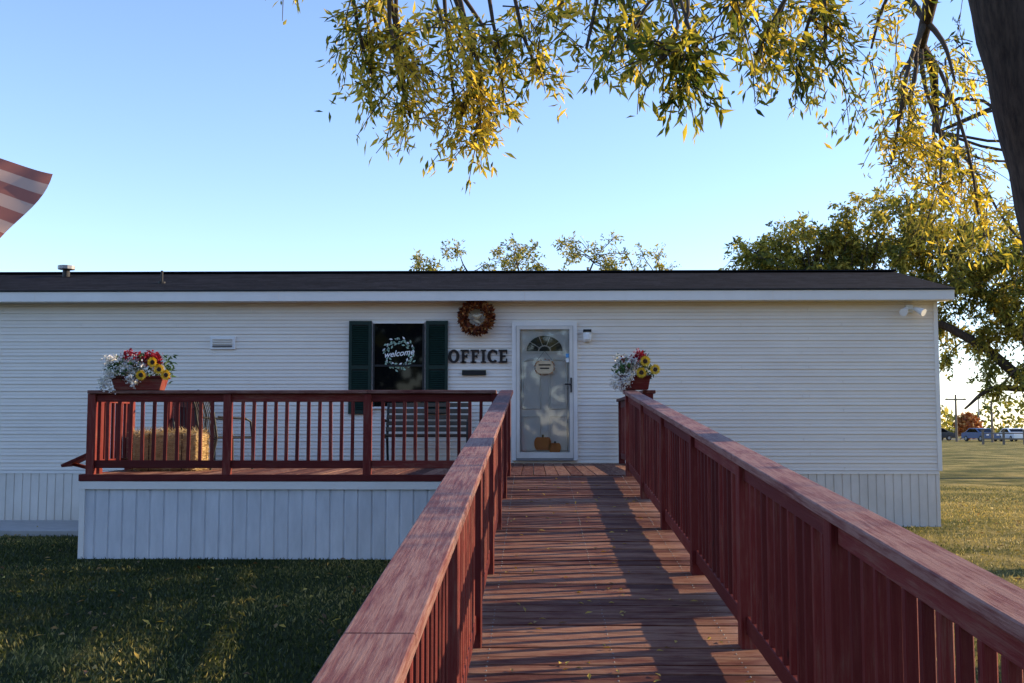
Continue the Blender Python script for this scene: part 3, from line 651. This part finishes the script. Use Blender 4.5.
tree('shade_tree',[(3.85,7,-.2),(3.62,7,1.2),(3.34,7,2.9),(3.08,7,4.2),(2.85,7.1,5.4)],[.32,.27,.25,.24,.17],
 [([(3.05,7,4.2),(2.0,7,4.75),(.6,7,4.9),(-.6,7,4.75),(-1.5,7,4.5)],.10,.025),([(3.05,7,4.3),(2.2,6.3,4.4),(1.2,5.6,4.1),(.7,5.1,3.6)],.06,.012),
  ([(2.9,7,4.8),(3.1,8.2,5.2),(3.4,9.5,4.8),(3.9,10.5,4.3)],.10,.025),([(3.2,7,3.4),(4.6,7,4.4),(6.3,6.8,4.8),(7.6,6.6,4.4)],.12,.03),
  ([(2.8,7.1,5.4),(1.5,7.8,6.6),(0,8.6,7.2)],.11,.03),([(2.8,7.1,5.4),(4.2,7.5,6.6),(5.6,8.4,7.2)],.11,.03),([(2.8,7.1,5.4),(2.7,5.6,6.3),(2.3,4.2,6.8)],.10,.03)],
 cl,.085,.022,17,18,'leaf',droop=.35,vmean=.55)
cl=[(9.8+2.1*rng.normal()*.7,12.6+1.9*rng.normal()*.5,rng.uniform(5.0,8.0),rng.uniform(.7,1.0)) for _ in range(36)]  # unseen tree off to the right, added to cast shade on the left lawn
cl=[c for c in cl if c[0]>.47*c[1]+.9]
tree('shade_tree',[(10,12.5,-.2),(10.1,12.5,2.5),(10,12.6,5)],[.3,.24,.14],[([(10.1,12.5,2.6),(8.7,12.2,5.0),(8.2,12,6.4)],.1,.03),([(10.1,12.5,3),(11.4,13.2,5.4),(12,13.4,7)],.1,.03)],cl,.13,.04,16,18,'leaf',vmean=.55)
# right background tree
cl=[]
for bx,by,bz,br_,nn in ((6.6,33,6.4,1.0,14),(8.4,33,6.8,1.5,24),(10.4,33,7.25,1.7,30),(12.4,33,6.8,2.1,36),(14.6,33,6.2,2.4,38),(17,33,5.6,2.6,26),(14,32,4.2,1.7,16),(16,32,3.4,1.4,12),(9.5,34,5.0,1.6,8),(12,34,4.8,1.8,12)):
    for _ in range(nn):
        v_=rng.normal(size=3); v_/=np.linalg.norm(v_); q=rng.uniform(.15,1)**.5
        cl.append((bx+br_*v_[0]*q,by+br_*v_[1]*q,bz+br_*v_[2]*q*.85,rng.uniform(.45,.8),.6+.25*v_[2]+rng.normal(0,.1)))
cl+=[(13.3,32,2.6,.6),(14.4,32,2.7,.6),(15.5,31,2.4,.7)]
tree('oak_tree',[(16,33,-.2),(15.6,33,2.0),(14.6,33,4.5)],[.4,.33,.2],[([(15.8,33,1.4),(14.4,32.5,2.6),(13.0,32,2.5),(12.4,32,2.0)],.14,.03),([(15.6,33,2),(13.5,33,3.8),(11,33,5),(8.3,33,5.6)],.2,.04),([(14.8,33,4),(13,33.5,6),(12,34,7.0)],.15,.04),([(15.6,33,2.4),(17,33,4.5),(18,33,6)],.15,.04)],
 cl,.18,.07,16,13,'leafg',droop=.3,vmean=.65,twr=.01,sides=8)
# tree behind the roof
cl=[]
for _ in range(78):
    x=rng.uniform(-5.0,5.8); top=9.35-.03*(x-1)**2+.3*math.sin(x*2.1)
    cl.append((x,45+rng.uniform(-2,2),rng.uniform(6.9,top),rng.uniform(.35,.65)))
tree('elm_tree',[(.6,45,-.2),(.6,45,2.5),(.5,45,4.6)],[.35,.28,.18],[([(.6,45,3),(-1.8,45,5.6),(-4.2,45,7.4)],.14,.03),([(.6,45,3),(2.8,45,5.6),(5.0,45,7.4)],.14,.03),([(.5,45,4.6),(-.4,45,6.5),(-.8,45,8.6)],.12,.02),([(.5,45,4.6),(1.8,45,6.5),(2.6,45,8.6)],.12,.02),([(-1.8,45,5.6),(-2.6,45,7.4),(-3,45,8.4)],.08,.02)],
 cl,.17,.065,9,11,'leafg',droop=.1,vmean=.55,twr=.012,sides=8)
# distant tree lines (in front; unseen row behind camera added to darken reflections)
n=22000
cxs=rng.uniform(-260,330,90); cys=rng.uniform(210,330,90); hs=rng.uniform(2.5,5.0,90); ws=rng.uniform(5,11,90)
k=rng.integers(0,90,n); dd=rdir(n)*(rng.uniform(.5,1,n)**.4)[:,None]
P=np.stack([cxs[k]+dd[:,0]*ws[k],cys[k]+dd[:,1]*5,hs[k]*.9+dd[:,2]*hs[k]],1)
leafmesh('distant_tree_row',P,rdir(n),rdir(n),rng.uniform(1,2,n),rng.uniform(.6,1.1,n),np.clip(rng.normal(.4,.2,n)+ (k%7==0)*.4,0,1),'leafg')
n=9000; cxs=np.linspace(-70,60,16)+rng.uniform(-3,3,16); hs=rng.uniform(5,7.5,16); k=rng.integers(0,16,n); dd=rdir(n)*(rng.uniform(.3,1,n)**.4)[:,None]
P=np.stack([cxs[k]+dd[:,0]*6.5,-42+dd[:,1]*4,hs[k]*1.05+dd[:,2]*hs[k]],1)
leafmesh('distant_tree_row',P,rdir(n),rdir(n),rng.uniform(1,2,n),rng.uniform(.7,1.2,n),np.clip(rng.normal(.4,.2,n),0,1),'leafd')
n=900; dd=rdir(n)*(rng.uniform(.3,1,n)**.4)[:,None]
leafmesh('autumn_shrub',np.stack([51.5+dd[:,0]*1.4,132+dd[:,1]*1.4,1.7+dd[:,2]*1.5],1),rdir(n),rdir(n),.5,.3,rng.uniform(.4,1,n),'wreath')
# ------------------------------------------------------------ distance at right: road, fence, cars, poles
g=B(); g.b2(-300,400,140,152,.002,.006,'asphalt'); g.b2(-300,400,145.9,146.1,.008,.010,'fyel'); g.build('road')
def fence(x0,x1,y,mk,step,h):
    g=B(); x=x0
    while x<=x1: g.b2(x-.08,x+.08,y-.08,y+.08,-.05,h,mk); g.box((x,y,h+.03),(.22,.22,.06),mk); x+=step
    for zz in (.35,.75): g.b2(x0,x1,y-.13,y-.09,zz*h,zz*h+.12,mk)
    return g.build('rail_fence')
M['oldwood']=simple('weathered_wood',(.2,.16,.12),(.12,.10,.08),rough=.9)
fence(39.5,46.5,98,'oldwood',1.8,1.25); fence(43.4,62,92,'trim',1.9,1.35)
def car(cx,cy,rot,mk):
    e=empty('parked_car',(cx,cy,0)); g=B(); w=.88
    body=[(-2.2,.35),(-2.2,.8),(-1.9,.92),(-1.1,.98),(-.5,1.42),(.7,1.45),(1.5,1.0),(2.15,.92),(2.25,.6),(2.2,.32)]
    g.poly(body,2*w,lambda a,b_,d:(a,-w+d,b_),mk)
    win=[(-.98,.99),(-.45,1.36),(.65,1.39),(1.3,1.0)]
    g.poly(win,2*w+.02,lambda a,b_,d:(a,-w-.01+d,b_),'glassdark')
    g.box((-.83,0,1.2),(.04,1.45,.5),'glassdark',Matrix.Rotation(.93,3,'Y')); g.box((-2.21,.6,.72),(.03,.3,.14),'white'); g.box((-2.21,-.6,.72),(.03,.3,.14),'white')
    for x in (-1.35,1.35):
        for s_ in (-1,1): g.tube([(x,s_*(w-.15),.32),(x,s_*(w+.02),.32)],.32,'black',16); g.tube([(x,s_*(w),.32),(x,s_*(w+.03),.32)],.18,'grey',10)
    o=g.build('car_body',bevel=.03); o.parent=e; e.rotation_euler=(0,0,rot)
M['carblue']=simple('blue_car_paint',(.03,.07,.18),(.03,.07,.18),rough=.25); M['carwhite']=simple('white_car_paint',(.8,.8,.8),(.8,.8,.8),rough=.25); M['cardark']=simple('dark_car_paint',(.03,.03,.035),(.03,.03,.035),rough=.25)
car(48.5,121,math.pi/2+.2,'carblue'); car(52.5,122,math.pi/2,'carwhite'); car(46,128,.2,'cardark'); car(60,123,.1,'carwhite')
def pole(cx,cy,h,arm):
    g=B(); g.tube([(cx,cy,-.1),(cx,cy,h)],[.15,.10],'oldwood',8)
    if arm: g.b2(cx-1.1,cx+1.1,cy-.06,cy+.06,h-.6,h-.45,'oldwood'); [g.tube([(cx+d_,cy,h-.45),(cx+d_,cy,h-.25)],.05,'grey',6) for d_ in (-.9,0,.9)]
    g.build('utility_pole')
pole(44.8,118,5.0,True); pole(46.5,113,4.2,False)
g=B(); g.tube([(54,135,0),(54,135,5)],.08,'grey',8); g.tube([(54,135,5),(55.2,135,5.3)],.05,'grey',8); g.box((55.3,135,5.28),(.6,.25,.12),'grey'); g.build('street_lamp')
# ------------------------------------------------------------ light
el=math.radians(19); az=math.radians(77)
S=Vector((math.sin(az)*math.cos(el),math.cos(az)*math.cos(el),math.sin(el)))
sl=bpy.data.lights.new('sun','SUN'); sl.energy=8.5; sl.angle=math.radians(.5); sl.color=(1,.76,.47)
so=bpy.data.objects.new('sun',sl); sc.collection.objects.link(so); so.rotation_euler=S.to_track_quat('Z','Y').to_euler()
w=bpy.data.worlds.new('World'); sc.world=w; w.use_nodes=True; nt=w.node_tree; bg=nt.nodes['Background']
sk=nt.nodes.new('ShaderNodeTexSky'); sk.sky_type='NISHITA'; sk.sun_disc=False; sk.sun_elevation=el; sk.sun_rotation=az; sk.air_density=1.0; sk.dust_density=.1; sk.ozone_density=2.2
tn=nt.nodes.new('ShaderNodeVectorMath'); tn.operation='MULTIPLY'; tn.inputs[1].default_value=(.92,.91,1.06)
nt.links.new(sk.outputs[0],tn.inputs[0]); nt.links.new(tn.outputs[0],bg.inputs[0]); bg.inputs[1].default_value=.32
cam=bpy.data.cameras.new('camera'); co=bpy.data.objects.new('camera',cam); sc.collection.objects.link(co); sc.camera=co
cam.lens=1100/1024*36; cam.sensor_width=36; cam.clip_end=4000; cam.clip_start=.05
co.location=(0,0,H); co.rotation_euler=(math.radians(90+4.5),0,math.radians(1.15))
